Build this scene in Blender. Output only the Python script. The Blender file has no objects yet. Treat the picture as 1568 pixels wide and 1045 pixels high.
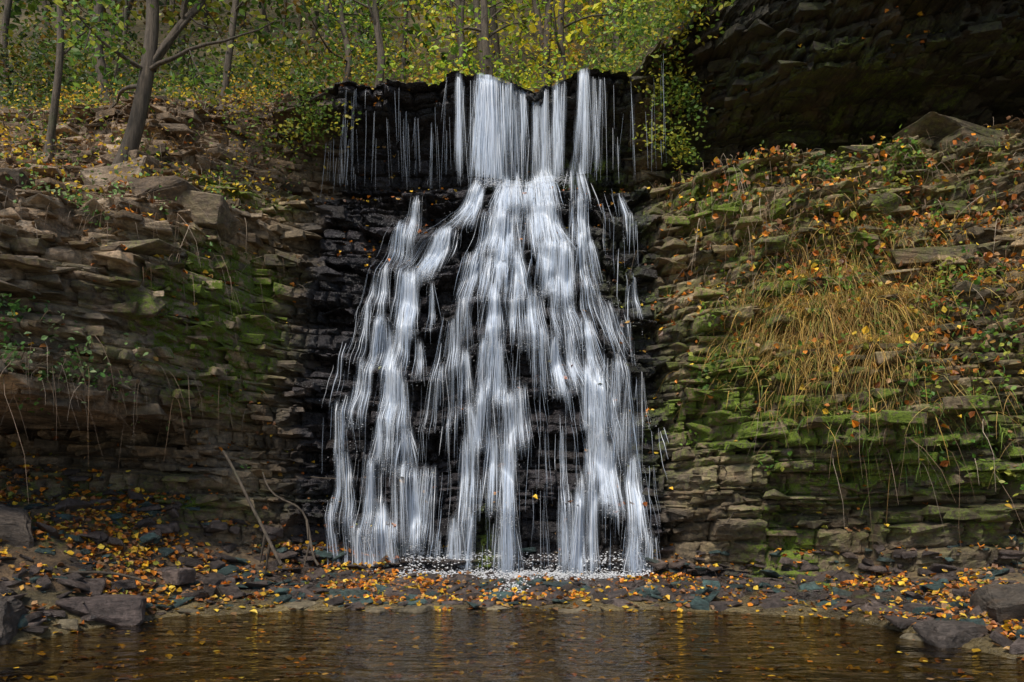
import bpy, bmesh, math, numpy as np
from mathutils import Vector
rng=np.random.default_rng(7)
D=bpy.data
scn=bpy.context.scene
# ---------------------------------------------------------------- noise
def h2(a,b,s=0):
    a=np.asarray(a).astype(np.int64); b=np.asarray(b).astype(np.int64)
    n=(a*374761393+b*668265263+s*2147483647+s*974634777)&0xffffffff
    n=((n^(n>>13))*1274126177)&0xffffffff
    n=((n^(n>>16))*2246822519)&0xffffffff
    n=n^(n>>15)
    return (n&0xffffff)/float(0xffffff)
def vn(x,y,s=0):
    xi=np.floor(x); yi=np.floor(y); fx=x-xi; fy=y-yi
    fx=fx*fx*(3-2*fx); fy=fy*fy*(3-2*fy)
    a=h2(xi,yi,s); b=h2(xi+1,yi,s); c=h2(xi,yi+1,s); d=h2(xi+1,yi+1,s)
    return (a*(1-fx)+b*fx)*(1-fy)+(c*(1-fx)+d*fx)*fy
def fbm(x,y,s=0,o=4):
    r=0;a=.5;t=0
    for i in range(o):
        r=r+a*(vn(x,y,s+i*17)-.5)*2; t+=a; a*=.5; x=x*2.03+3.1; y=y*2.03+1.7
    return r/t
def sst(a,b,x):
    t=np.clip((x-a)/(b-a),0,1); return t*t*(3-2*t)
# ---------------------------------------------------------------- mesh helpers
def mesh_np(name,V,F,mats,smooth=False,attrs=None,midx=None,parent=None):
    V=np.asarray(V,dtype=np.float32).reshape(-1,3); F=np.asarray(F,dtype=np.int32)
    me=D.meshes.new(name); k=F.shape[1]
    me.vertices.add(len(V)); me.vertices.foreach_set('co',V.ravel())
    me.loops.add(F.size); me.loops.foreach_set('vertex_index',F.ravel())
    me.polygons.add(len(F))
    me.polygons.foreach_set('loop_start',np.arange(0,F.size,k,dtype=np.int32))
    me.polygons.foreach_set('loop_total',np.full(len(F),k,dtype=np.int32))
    me.polygons.foreach_set('use_smooth',np.full(len(F),smooth,dtype=bool))
    me.update(calc_edges=True)
    for an,(kind,dat) in (attrs or {}).items():
        at=me.attributes.new(an,kind,'POINT')
        dat=np.asarray(dat,dtype=np.float32)
        if kind=='FLOAT_COLOR':
            if dat.shape[1]==3: dat=np.concatenate([dat,np.ones((len(dat),1),np.float32)],1)
            at.data.foreach_set('color',dat.ravel())
        else: at.data.foreach_set('value',dat.ravel())
    for m in mats: me.materials.append(m)
    ob=D.objects.new(name,me); scn.collection.objects.link(ob)
    if parent: ob.parent=parent
    return ob
def norm(v): return v/np.maximum(np.linalg.norm(v,axis=-1,keepdims=True),1e-9)
def leaves(name,C,Nn,S,col,mat,parent=None,fold=.25,narrow=1.0):
    C=np.asarray(C);n=len(C); Nn=norm(Nn)
    r=rng.normal(size=(n,3)); T=norm(np.cross(Nn,r)); B=np.cross(Nn,T)
    shp=np.array([[0,-.5,0],[-.36,-.12,1],[-.25,.22,1],[0,.55,0],[.25,.22,1],[.36,-.12,1]])
    S=np.broadcast_to(S,(n,))[:,None,None]
    fo=(rng.uniform(-.3,1.,size=(n,1,1))*fold)
    V=C[:,None,:]+S*(shp[None,:,0:1]*narrow*T[:,None,:]+shp[None,:,1:2]*B[:,None,:]+shp[None,:,2:3]*fo*Nn[:,None,:])
    F=np.array([[0,3,2,1],[0,5,4,3]])[None]+np.arange(n)[:,None,None]*6
    cc=np.repeat(col[:,None,:],6,1)
    return mesh_np(name,V.reshape(-1,3),F.reshape(-1,4),[mat],False,{'col':('FLOAT_COLOR',cc.reshape(-1,3))},parent=parent)
def ribbons(name,P,W,side,col,mat,parent=None,smooth=True):
    n,k,_=P.shape
    V=np.stack([P-side[:,None,:]*W[:,:,None]*.5,P+side[:,None,:]*W[:,:,None]*.5],2)
    base=(np.arange(n)*k*2)[:,None]+ (np.arange(k-1)*2)[None]
    F=np.stack([base,base+1,base+3,base+2],-1).reshape(-1,4)
    cc=np.repeat(col[:,:,None,:],2,2)
    return mesh_np(name,V.reshape(-1,3),F,[mat],smooth,{'col':('FLOAT_COLOR',cc.reshape(-1,3))},parent=parent)
def tube(pts,rad,seg=8):
    pts=np.asarray(pts,float); rad=np.asarray(rad,float); k=len(pts)
    T=norm(np.gradient(pts,axis=0)); up=np.array([.3,1,.2]); A=norm(np.cross(T,up)); B=np.cross(T,A)
    th=np.linspace(0,2*np.pi,seg,endpoint=False)
    V=pts[:,None]+rad[:,None,None]*(np.cos(th)[None,:,None]*A[:,None]+np.sin(th)[None,:,None]*B[:,None])
    i=np.arange(k-1)[:,None]*seg; j=np.arange(seg)[None]; j2=(j+1)%seg
    F=np.stack([i+j,i+j2,i+seg+j2,i+seg+j],-1).reshape(-1,4)
    return V.reshape(-1,3),F
def join(parts):
    Vs=[];Fs=[];o=0
    for V,F in parts: Vs.append(V);Fs.append(F+o);o+=len(V)
    return np.concatenate(Vs),np.concatenate(Fs)
# ---------------------------------------------------------------- materials
def newmat(name):
    m=D.materials.new(name); m.use_nodes=True; nt=m.node_tree; nt.nodes.clear()
    o=nt.nodes.new('ShaderNodeOutputMaterial'); return m,nt,o
def N(nt,t,**k):
    n=nt.nodes.new(t)
    for a,b in k.items(): setattr(n,a,b)
    return n
def mixc(nt,f,a,b,mode='MIX'):
    n=N(nt,'ShaderNodeMix',data_type='RGBA',blend_type=mode)
    for i,v in ((0,f),(6,a),(7,b)):
        if hasattr(v,'is_output'): nt.links.new(v,n.inputs[i])
        elif isinstance(v,tuple): n.inputs[i].default_value=(*v,1)
        else: n.inputs[i].default_value=v
    return n.outputs[2]
def math_(nt,op,a,b=0.,clamp=False):
    n=N(nt,'ShaderNodeMath',operation=op,use_clamp=clamp)
    for i,v in ((0,a),(1,b)):
        if hasattr(v,'is_output'): nt.links.new(v,n.inputs[i])
        else: n.inputs[i].default_value=v
    return n.outputs[0]
def noise(nt,scale,detail=6,rough=.6,vec=None):
    n=N(nt,'ShaderNodeTexNoise'); n.inputs['Scale'].default_value=scale; n.inputs['Detail'].default_value=detail; n.inputs['Roughness'].default_value=rough
    if vec is not None: nt.links.new(vec,n.inputs['Vector'])
    return n.outputs['Fac']
def ramp(nt,f,p):
    n=N(nt,'ShaderNodeMapRange'); n.inputs[1].default_value=p[0]; n.inputs[2].default_value=p[1]
    if len(p)>2: n.inputs[3].default_value=p[2]; n.inputs[4].default_value=p[3]
    nt.links.new(f,n.inputs[0]); return n.outputs[0]
def rock_material(name):
    m,nt,o=newmat(name); L=nt.links.new
    geo=N(nt,'ShaderNodeNewGeometry'); pos=geo.outputs['Position']
    mp=N(nt,'ShaderNodeMapping'); L(pos,mp.inputs[0]); mp.inputs['Scale'].default_value=(1,1,4.5)
    col=N(nt,'ShaderNodeAttribute',attribute_name='col').outputs['Color']
    wet_shade=N(nt,'ShaderNodeAttribute',attribute_name='wet_shade').outputs['Fac']
    mos=N(nt,'ShaderNodeAttribute',attribute_name='moss').outputs['Fac']
    n1=noise(nt,2.2,7,.65,mp.outputs[0]); n2=noise(nt,14,6,.7,pos); n3=noise(nt,45,3,.7,mp.outputs[0]); n4=noise(nt,1.3,4,.6,pos)
    v1=ramp(nt,n1,(.3,.7,.4,1.6)); v2=ramp(nt,n2,(.3,.7,.4,1.65))
    cm=N(nt,'ShaderNodeMix',data_type='RGBA',blend_type='MULTIPLY'); cm.inputs[0].default_value=1
    g=N(nt,'ShaderNodeCombineColor'); vv=math_(nt,'MULTIPLY',v1,v2)
    for i in range(3): L(vv,g.inputs[i])
    L(col,cm.inputs[6]); L(g.outputs[0],cm.inputs[7]); c=cm.outputs[2]
    dry=math_(nt,'SUBTRACT',1.,wet_shade,True)
    st=math_(nt,'MULTIPLY',ramp(nt,n4,(.54,.70,0,.5)),math_(nt,'ADD',dry,.15,True)); c=mixc(nt,st,c,(.17,.095,.04))
    li=math_(nt,'MULTIPLY',ramp(nt,n3,(.58,.72,0,.5)),dry); c=mixc(nt,li,c,(.40,.36,.29))
    nm=noise(nt,4.5,5,.7,pos)
    mf=math_(nt,'MULTIPLY',mos,math_(nt,'MULTIPLY',ramp(nt,n2,(.39,.53,0,1.45)),ramp(nt,nm,(.42,.56,.04,1.6))),True)
    mc=mixc(nt,ramp(nt,n3,(.35,.65)),(.045,.075,.008),(.23,.31,.025)); c=mixc(nt,mf,c,mc)
    b=N(nt,'ShaderNodeBsdfPrincipled'); L(c,b.inputs['Base Color'])
    rr=math_(nt,'SUBTRACT',.85,math_(nt,'MULTIPLY',wet_shade,.57)); rr=math_(nt,'ADD',rr,math_(nt,'MULTIPLY',mf,.3),True); rr=math_(nt,'ADD',rr,ramp(nt,n2,(.3,.7,-.12,.12)),True)
    L(rr,b.inputs['Roughness'])
    hh=math_(nt,'ADD',math_(nt,'MULTIPLY',n1,.6),math_(nt,'ADD',math_(nt,'MULTIPLY',n2,.5),math_(nt,'MULTIPLY',n3,.2)))
    bp=N(nt,'ShaderNodeBump'); bp.inputs['Strength'].default_value=1; bp.inputs['Distance'].default_value=.10; L(hh,bp.inputs['Height']); L(bp.outputs[0],b.inputs['Normal'])
    L(b.outputs[0],o.inputs[0]); return m
M_rock=rock_material('rock')
def leaf_material(name,tr=.45,gl=.08,rough=.45):
    m,nt,o=newmat(name);L=nt.links.new
    c=N(nt,'ShaderNodeAttribute',attribute_name='col').outputs['Color']
    nz=noise(nt,30,1,.6,N(nt,'ShaderNodeNewGeometry').outputs['Position'])
    hs=N(nt,'ShaderNodeHueSaturation'); L(c,hs.inputs['Color']); L(ramp(nt,nz,(.3,.7,.75,1.25)),hs.inputs['Value']); c=hs.outputs[0]
    b=N(nt,'ShaderNodeBsdfPrincipled'); L(c,b.inputs['Base Color']); b.inputs['Roughness'].default_value=rough; b.inputs['Specular IOR Level'].default_value=gl*4
    t=N(nt,'ShaderNodeBsdfTranslucent'); L(c,t.inputs[0]); x=N(nt,'ShaderNodeMixShader'); x.inputs[0].default_value=tr
    L(b.outputs[0],x.inputs[1]);L(t.outputs[0],x.inputs[2]);L(x.outputs[0],o.inputs[0]); return m
M_leaf=leaf_material('foliage'); M_fallen=leaf_material('fallen_leaves_mat',.15,.1,.5); M_grass=leaf_material('dry_grass_mat',.3,.05,.6)
def bark_material():
    m,nt,o=newmat('bark');L=nt.links.new
    pos=N(nt,'ShaderNodeNewGeometry').outputs['Position']; mp=N(nt,'ShaderNodeMapping');L(pos,mp.inputs[0]); mp.inputs['Scale'].default_value=(9,9,1.6)
    n=noise(nt,2,6,.7,mp.outputs[0]); c=mixc(nt,ramp(nt,n,(.3,.7)),(.03,.023,.016),(.15,.115,.08))
    g=noise(nt,1.2,4,.6,pos); c=mixc(nt,ramp(nt,g,(.55,.7,0,.5)),c,(.06,.08,.025))
    b=N(nt,'ShaderNodeBsdfPrincipled');L(c,b.inputs['Base Color']);b.inputs['Roughness'].default_value=.9
    bp=N(nt,'ShaderNodeBump');bp.inputs['Distance'].default_value=.04;L(n,bp.inputs['Height']);L(bp.outputs[0],b.inputs['Normal']);L(b.outputs[0],o.inputs[0]);return m
M_bark=bark_material()
def white_water():
    m,nt,o=newmat('white_water');L=nt.links.new
    c=N(nt,'ShaderNodeAttribute',attribute_name='col').outputs['Color']
    b=N(nt,'ShaderNodeBsdfPrincipled');L(c,b.inputs['Base Color']);b.inputs['Roughness'].default_value=.35
    t=N(nt,'ShaderNodeBsdfTranslucent');L(c,t.inputs[0]);x=N(nt,'ShaderNodeMixShader');x.inputs[0].default_value=.3
    L(b.outputs[0],x.inputs[1]);L(t.outputs[0],x.inputs[2]);L(x.outputs[0],o.inputs[0]);return m
M_ww=white_water()
def veil_mat():
    m,nt,o=newmat('water_veil');L=nt.links.new
    a=N(nt,'ShaderNodeAttribute',attribute_name='alpha').outputs['Fac']
    s_=N(nt,'ShaderNodeAttribute',attribute_name='soft').outputs['Fac']
    pos=N(nt,'ShaderNodeNewGeometry').outputs['Position']; mp=N(nt,'ShaderNodeMapping');L(pos,mp.inputs[0]); mp.inputs['Scale'].default_value=(28,0,.9)
    n=noise(nt,1.6,5,.65,mp.outputs[0]); aa=math_(nt,'MULTIPLY',a,ramp(nt,n,(.38,.66,.08,1.5)),True)
    n2=noise(nt,7,5,.65,pos); aa=math_(nt,'ADD',aa,math_(nt,'MULTIPLY',s_,ramp(nt,n2,(.38,.65,.1,1.3))),True); aa=math_(nt,'MINIMUM',aa,.93)
    b=N(nt,'ShaderNodeBsdfPrincipled');b.inputs['Base Color'].default_value=(.80,.88,.98,1);b.inputs['Roughness'].default_value=.4
    tl=N(nt,'ShaderNodeBsdfTranslucent');tl.inputs[0].default_value=(.8,.88,.98,1);y=N(nt,'ShaderNodeMixShader');y.inputs[0].default_value=.3;L(b.outputs[0],y.inputs[1]);L(tl.outputs[0],y.inputs[2])
    t=N(nt,'ShaderNodeBsdfTransparent');x=N(nt,'ShaderNodeMixShader');L(aa,x.inputs[0]);L(t.outputs[0],x.inputs[1]);L(y.outputs[0],x.inputs[2]);L(x.outputs[0],o.inputs[0]);return m
M_veil=veil_mat()
def pool_mat():
    m,nt,o=newmat('pool_water');L=nt.links.new
    pos=N(nt,'ShaderNodeNewGeometry').outputs['Position']; mp=N(nt,'ShaderNodeMapping');L(pos,mp.inputs[0]); mp.inputs['Scale'].default_value=(1.,1.8,1)
    n=noise(nt,2.6,3,.5,mp.outputs[0]); n2=noise(nt,10,2,.5,mp.outputs[0]); h=math_(nt,'ADD',n,math_(nt,'MULTIPLY',n2,.25))
    bp=N(nt,'ShaderNodeBump');bp.inputs['Strength'].default_value=.8;bp.inputs['Distance'].default_value=.08;L(h,bp.inputs['Height'])
    g=N(nt,'ShaderNodeBsdfGlossy');g.inputs['Roughness'].default_value=.07;g.inputs['Color'].default_value=(.95,.93,.9,1);L(bp.outputs[0],g.inputs['Normal'])
    t=N(nt,'ShaderNodeBsdfTransparent');t.inputs[0].default_value=(.56,.50,.33,1)
    f=N(nt,'ShaderNodeFresnel');f.inputs['IOR'].default_value=1.36;L(bp.outputs[0],f.inputs['Normal'])
    x=N(nt,'ShaderNodeMixShader');L(f.outputs[0],x.inputs[0]);L(t.outputs[0],x.inputs[1]);L(g.outputs[0],x.inputs[2]);L(x.outputs[0],o.inputs[0]);return m
M_pool=pool_mat()
# ---------------------------------------------------------------- terrain profile columns (y,z) from pool bed to forest hill
far=(75,62)
cols={
-42:[(-34,4),(-20,3),(-12,3),(-4,3.2),(-3,3.6),(-3.6,4.2),(-3,5),(-2,6),(0,7.5),(4,10),(5,11),(9,13),(16,16),far],
-16:[(-34,1.5),(-14,1),(-11,1.2),(-3,1.5),(-.6,2.4),(-3.9,2.6),(-3,4.2),(-2.5,5.2),(-.5,6.4),(3,8.6),(4,9.2),(7,10.5),(14,14),far],
-9:[(-34,.3),(-12,-.1),(-10,.3),(-2.6,1.4),(-.3,2.35),(-3.8,2.55),(-3.1,4.0),(-2.2,5.2),(-.3,6.2),(2.2,8.0),(3.6,9.0),(6,10.3),(12,13),far],
-7:[(-34,-.6),(-10.5,-.4),(-9,.05),(-2.2,1.35),(-.2,2.35),(-3.6,2.55),(-3.2,4.0),(-2.4,5.2),(-.5,6.1),(1.8,7.6),(3.2,8.9),(5,10),(11,12.5),far],
-5.6:[(-34,-.6),(-7.4,-.35),(-6,.05),(-1.7,1.25),(0,2.35),(-3.2,2.6),(-2.8,4.0),(-1.9,5.4),(.0,6.3),(2.2,7.8),(3.6,9.1),(5,9.9),(10,12),far],
-4.9:[(-34,-.6),(-6.1,-.35),(-4.8,.05),(-1.5,1.0),(-.4,2.1),(-1.9,2.6),(-1.8,4.0),(-1.1,5.4),(.8,6.4),(2.9,7.8),(3.8,9.2),(4.6,9.7),(10,11.6),far],
-4.3:[(-34,-.6),(-5,-.3),(-3.6,.03),(-1,.6),(-.5,1.5),(-.1,2.5),(.1,3.8),(.5,5.2),(1.8,6.5),(3.8,7.6),(3.7,9.1),(3.8,9.4),(9,11),far],
-3.2:[(-34,-.6),(-4.6,-.3),(-3.0,.02),(-.4,.2),(.1,1.3),(.4,2.5),(.8,3.7),(1.3,5.2),(2.2,6.9),(4.4,7.5),(3.4,9.1),(3.2,9.4),(9,10.7),far],
-1.5:[(-34,-.6),(-4.2,-.3),(-2.9,0),(-.1,.08),(.1,1.1),(.5,2.3),(.8,3.6),(1.5,5.3),(2.3,7.1),(4.4,7.5),(3.4,9.1),(3.1,9.4),(9,10.6),far],
.5:[(-34,-.6),(-4.2,-.3),(-2.9,0),(-.1,.08),(.1,1.1),(.5,2.3),(.8,3.6),(1.5,5.3),(2.3,7.1),(4.4,7.5),(3.3,9.05),(3.1,9.35),(9,10.6),far],
2.4:[(-34,-.6),(-4.4,-.3),(-3,0),(-.5,.1),(-.2,1.1),(.3,2.3),(.6,3.6),(1.2,5.2),(2.1,7),(4.4,7.4),(3.3,9.05),(3.1,9.32),(9,10.9),far],
3.2:[(-34,-.6),(-4.5,-.3),(-3.1,.02),(-1,.1),(-.8,1.1),(-.6,2.2),(-.1,3.6),(.6,5.2),(1.6,6.9),(4.8,7.3),(3.4,9.0),(2.8,10.0),(8,12.5),far],
3.9:[(-34,-.6),(-4.8,-.3),(-3.4,.03),(-1.4,.15),(-.8,1.2),(-1.4,2.3),(-.7,3.6),(-.1,5.2),(.8,7.0),(6.2,7.3),(2.8,8.7),(1.2,10.6),(7,14),far],
4.5:[(-34,-.6),(-7,-.35),(-5.4,.05),(-1.8,.2),(-1.1,1.2),(-1.8,2.3),(-1.0,3.6),(-.3,5.2),(.8,7.1),(6.4,7.4),(2.2,8.7),(.4,11),(6,15),far],
5.5:[(-34,-.6),(-9,-.35),(-7.2,.05),(-2.2,.4),(-1.6,1.3),(-2.3,2.4),(-1.2,3.8),(-.4,5.3),(.8,7.2),(6.2,7.5),(1.6,8.8),(-.5,11.5),(6,16.5),far],
8:[(-34,-.6),(-11.5,-.3),(-10,.1),(-3.6,.7),(-3.2,1.6),(-3.2,2.6),(-2.2,4.0),(-1.2,5.5),(.3,7.4),(5,7.8),(.6,9.2),(-1.6,12.5),(5,18),far],
16:[(-34,1),(-14,.8),(-12,1.2),(-6,2),(-5,3),(-4.6,4),(-3.6,5),(-2.6,6.5),(-1,8),(2,8.6),(0,10),(-2,14),(4,20),far],
42:[(-34,5),(-20,4),(-14,4),(-8,5),(-7,6),(-6,7),(-5,8),(-4,9),(-3,10),(0,11),(-1,12),(-3,15),(4,22),far]}
cx=np.array(sorted(cols)); K=14
ky=np.array([[cols[c][k][0] for c in sorted(cols)] for k in range(K)],float)
kz=np.array([[cols[c][k][1] for c in sorted(cols)] for k in range(K)],float)
X=np.concatenate([np.linspace(-42,-11.2,50),np.linspace(-11,10.5,900),np.linspace(10.7,42,50)])
def smcol(kv):
    xs=np.linspace(-42,42,8401); v=np.interp(xs,cx,kv); g=np.exp(-.5*(np.arange(-80,81)*.01/.18)**2); g/=g.sum()
    v=np.convolve(np.pad(v,80,'edge'),g,'valid'); return np.interp(X,xs,v)
KY=np.array([smcol(ky[k]) for k in range(K)]); KZ=np.array([smcol(kz[k]) for k in range(K)])
cnt=[60,30,70,45,50,60,66,76,80,75,60,60,120]
wk=[0,0,.12,.45,1,1,1,1,1,.55,.9,.9,.1,0]
T=np.concatenate([np.linspace(i,i+1,c,endpoint=False) for i,c in enumerate(cnt)]+[[K-1.0]])
i0=np.minimum(T.astype(int),K-2); f=(T-i0)[:,None]
Y=KY[i0]*(1-f)+KY[i0+1]*f; Z=KZ[i0]*(1-f)+KZ[i0+1]*f
SL=(KY[i0+1]-KY[i0])/np.where(np.abs(KZ[i0+1]-KZ[i0])<.05,.05,KZ[i0+1]-KZ[i0])
SL=np.clip(SL,-1.3,1.5)
Wt=np.interp(T,np.arange(K),wk)[:,None]*np.ones_like(Y)
XX=np.broadcast_to(X[None],Y.shape).copy(); TT=T[:,None]*np.ones_like(Y)
lay_w=np.clip(Wt,0,1)
Y+=lay_w*(.5*fbm(XX*.45,Z*.5,3,3)+.10*fbm(XX*1.6,Z*1.2,4,3))
in_fall=sst(-4.2,-3.2,XX)*(1-sst(2.2,2.9,XX))
def layers(seed,tmin,tmax,pw=1.0):
    r=np.random.default_rng(seed); return np.concatenate([[-3],-3+np.cumsum(tmin+(tmax-tmin)*r.random(700)**pw)])
def strata(zz,bd):
    li=np.clip(np.searchsorted(bd,zz)-1,0,len(bd)-2); lo=bd[li]; hi=bd[li+1]; return li,lo,hi
fu=(XX+.25*fbm(XX*.6,Z*.8,8,2))*.8; fcell=np.floor(fu); foff=(h2(fcell,fcell*0,9)-.5)*.34
outc=np.clip(1-sst(-4.6,-3.9,XX)+sst(2.6,3.2,XX),0,1)
zw=Z+.14*fbm(XX*.3,Z*.05,11,2)+.02*fbm(XX*2.0,Z*.5,12,2)+foff*(.5+.5*outc)
zc=Z+.14*fbm(XX*.3,Z*.05,11,2)+.05*fbm(XX*.9,Y*.6,14,2)
b1=layers(1,.05,.36,2.0); b2=layers(2,.35,1.1)
def block(li,x,seed,wmin,wmax):
    fr=1/(wmin+(wmax-wmin)*h2(li,li*0+5,seed)); u=(x+.22*fbm(x*1.3,li*.7,seed+3,2)+.05*fbm(Z*5,x*.5,seed+7,2))*fr+h2(li,li*0+9,seed)*50
    bi=np.floor(u); fx=u-bi; return bi,fx,fr
l1,lo1,hi1=strata(zw,b1); l1=l1+(fcell.astype(int)*977)%4096; B1,fx1,fr1=block(l1,XX,21,.14,.9)
l2,lo2,hi2=strata(zc,b2); B2,fx2,fr2=block(l2,XX,31,.6,2.2)
pj=(.6+1.1*vn(XX*.6,Z*.7,46))
p1=(.40*h2(l1,B1,41)**1.5+.14*h2(l1,l1*0,42))*pj+(h2(l1,B1,43)-.5)*.6*(fx1-.5)/fr1*.7
p2=.60*h2(l2,B2,44)+.30*h2(l2,l2*0,45)
e1=np.minimum(np.minimum(zw-lo1,hi1-zw),.8*np.minimum(fx1,1-fx1)/fr1)
gro=.09*np.exp(-(e1/.018)**2)+.05*np.exp(-(e1/.05)**2)
chip=.08*sst(.58,.64,vn(XX*4.2,zw*7,47))+.05*sst(.57,.63,vn(XX*9,zw*13,48))
big=np.where((XX<-4.3)|(XX>2.7),1.0,.65)
ter=SL*((lo1+hi1)/2-zw)+.6*SL*((lo2+hi2)/2-zc)
ter=np.clip(ter,-.5,.5)
lev=np.array([-1,.95,2.05,2.75,3.62,4.5,5.38,6.25,7.05,8.4,20])
def levshift(x): return .75*fbm(x*.9,x*0,77,2)+.18*fbm(x*3,x*0,78,2)
zz=Z+levshift(XX)
li,lo,hi=strata(zz,lev); fr=(zz-lo)/(hi-lo)
casc=.46*(fr-.35)*in_fall*((TT>3.2)&(TT<8.2))*(.5+vn(XX*.9,li*3.1,79))
Y+=lay_w*(-(p1*.8+p2*.8)*big+gro+chip*big+ter+.35*big)+casc
Y+=lay_w*(.03*fbm(XX*3,Z*5,50,4)+.022*fbm(XX*13,Z*20,51,3))
gz=(1-lay_w)
Z+=gz*np.where(TT>11,.5*fbm(XX*.3,Y*.3,60,4)*sst(11,11.6,TT),.10*fbm(XX*.9,Y*.9,61,4))
cap=((TT>9.75)&(TT<11.2)&(XX>-4.9)&(XX<3.2))
Y-=cap*(.1+.45*vn(XX*1.1,XX*0,88)+.15*vn(XX*4,XX*0,89))*sst(9.75,9.95,TT)*(1-sst(11,11.2,TT))
Z+=((TT>10)&(TT<11.6)&(XX>-4.9)&(XX<3.2))*(.10*fbm(XX*1.3,XX*0,90,3)+.09*(h2(np.floor(XX*2.3+.4*vn(XX*3,XX*0,92)),XX*0,91)-.5))
P=np.stack([XX,Y,Z],-1)
dc=np.gradient(P,axis=1); dr=np.gradient(P,axis=0); NN=np.cross(dc,dr); AR=np.linalg.norm(NN,axis=-1); NN=norm(NN)
R,C=Y.shape
def blob(x,z,sx,sz): return np.exp(-((XX-x)/sx)**2-((Z-z)/sz)**2)
moss=(2.2*blob(-4.45,3.9,.42,.8)+1.0*blob(-4.3,5.0,.4,.35)+1.9*blob(3.5,2.6,.75,.45)+1.0*blob(3.3,3.6,.4,.8)+1.0*blob(4.9,1.9,1.6,.5)+1.3*blob(3.4,6.4,.4,.35)+1.8*blob(3.9,.6,.38,.38)
   +.4*blob(6.5,1.8,2.5,1.2)+.7*blob(-6,1.2,1.6,.35)+.9*blob(-4.7,6.7,.6,.3)+.35*blob(4.3,4.6,1.6,1.4)+.45*blob(5.5,7.0,2,.5)+.4*blob(1.2,7.8,1.2,.4)+.5*blob(-.4,.5,.15,.5)+.10*blob(-5.8,4,1.5,1.2)+.2*blob(6,8.5,4,1)+.3*blob(5,5.8,2.5,1))
moss*=(.3+1.0*h2(l1,B1,100))*(.35+1.3*vn(XX*1.7,Z*3,101)); moss=np.clip(moss*1.3,0,1.4)*(TT>2.6)*(TT<11.5)
wet_shade=np.clip(in_fall*1.1*(TT<11.3)+.4*sst(2.5,4,XX)*(Z<2.2)+.9*(Z<.25)*(TT<3.3)+.5*((XX>2.9)&(TT>8.7)),0,1)  # wet rock; the last term darkens the right overhang for its shade
bv=(.5+1.0*h2(l1,B1,111))*(.75+.5*h2(l2,B2,112)); 
cw=np.array([.029,.025,.026]); cl=np.array([.31,.235,.16]); cr=np.array([.20,.152,.09]); cg=np.array([.16,.10,.048]); cb=np.array([.12,.09,.04])
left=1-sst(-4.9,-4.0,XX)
lm=left[...,None]; col=(cl*lm+cr*(1-lm))*bv[...,None]
hue=h2(l1,B1,113)[...,None]; col=col*(1-.35*hue)+.35*hue*col*np.array([1.25,.95,.65])
wl=np.clip(wet_shade,0,1)[...,None]; col=col*(1-wl)+cw*bv[...,None]*wl
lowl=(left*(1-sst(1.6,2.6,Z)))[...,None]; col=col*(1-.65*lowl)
col=col*(1-.7*(sst(2.9,3.4,XX)*(TT>8.6))[...,None])  # shade of the right overhang painted into the rock colour
up=np.clip(NN[...,2],0,1)
gr=np.clip(sst(.62,.85,up)*(left+(TT>11)+(TT<3.4)*.8)*(1-wet_shade*.7),0,1)[...,None]*(.6+.4*vn(XX*2,Y*2,120))[...,None]
col=col*(1-gr)+cg*gr
bed=((TT<2.3))[...,None]; col=np.where(bed,cb*(.5+1.0*vn(XX*2.5,Y*2.5,121)[...,None]),col)
hill=(TT>11.6)[...,None]; col=np.where(hill,np.array([.09,.07,.025])*(.6+.8*vn(XX*.8,Y*.8,122)[...,None]),col)
idx=np.arange(R*C).reshape(R,C)
F=np.stack([idx[:-1,:-1],idx[:-1,1:],idx[1:,1:],idx[1:,:-1]],-1).reshape(-1,4)
mesh_np('rock_cliff_terrain',P,F,[M_rock],False,{'col':('FLOAT_COLOR',col.reshape(-1,3)),'wet_shade':('FLOAT',wet_shade.ravel()),'moss':('FLOAT',moss.ravel())})
def sample(w,n):
    w=(w*AR).ravel().astype(float); w[~np.isfinite(w)]=0; cdf=np.cumsum(w); k=np.searchsorted(cdf,rng.uniform(0,cdf[-1],n)); k=np.minimum(k,R*C-1)
    return k
Pf=P.reshape(-1,3); Nf=NN.reshape(-1,3); cf=col.reshape(-1,3); wf=wet_shade.ravel(); mf=moss.ravel()
inx=(np.abs(XX)<11)
# ---------------------------------------------------------------- stones
def templates(n,flat,seed,sub=0,ex=.45,np_=20,bev=.05):
    r=np.random.default_rng(seed); out=[]
    for i in range(n):
        bm=bmesh.new()
        for k in range(np_):
            p=r.uniform(-1,1,3); p=np.sign(p)*np.abs(p)**ex; p*= [1,.8,flat]; bm.verts.new(p*r.uniform(.82,1))
        g=bmesh.ops.convex_hull(bm,input=bm.verts)
        bmesh.ops.delete(bm,geom=list({v for v in g['geom_interior']+g['geom_unused'] if isinstance(v,bmesh.types.BMVert)}),context='VERTS')
        bmesh.ops.bevel(bm,geom=list(bm.edges),offset=bev,segments=1,affect='EDGES')
        bmesh.ops.triangulate(bm,faces=bm.faces)
        if sub: bmesh.ops.subdivide_edges(bm,edges=bm.edges,cuts=sub,use_grid_fill=True); bmesh.ops.triangulate(bm,faces=bm.faces)
        bm.verts.index_update(); V=np.array([v.co[:] for v in bm.verts])
        if sub:
            q=V*3+i*7; d=fbm(q[:,0]+q[:,2]*.7,q[:,1]-q[:,2]*1.3,i,4); V=V*(1+.12*d[:,None]); V[:,2]+=.04*fbm(q[:,0]*3,q[:,1]*3,i+9,3)
        out.append((V,np.array([[v.index for v in fc.verts] for fc in bm.faces]))); bm.free()
    return out
TS=templates(14,.28,5); TB=templates(10,.6,6,3); TL=templates(16,.26,15,0,.22,12,.03); TLL=templates(10,.34,16,2,.25,12,.03)
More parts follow.
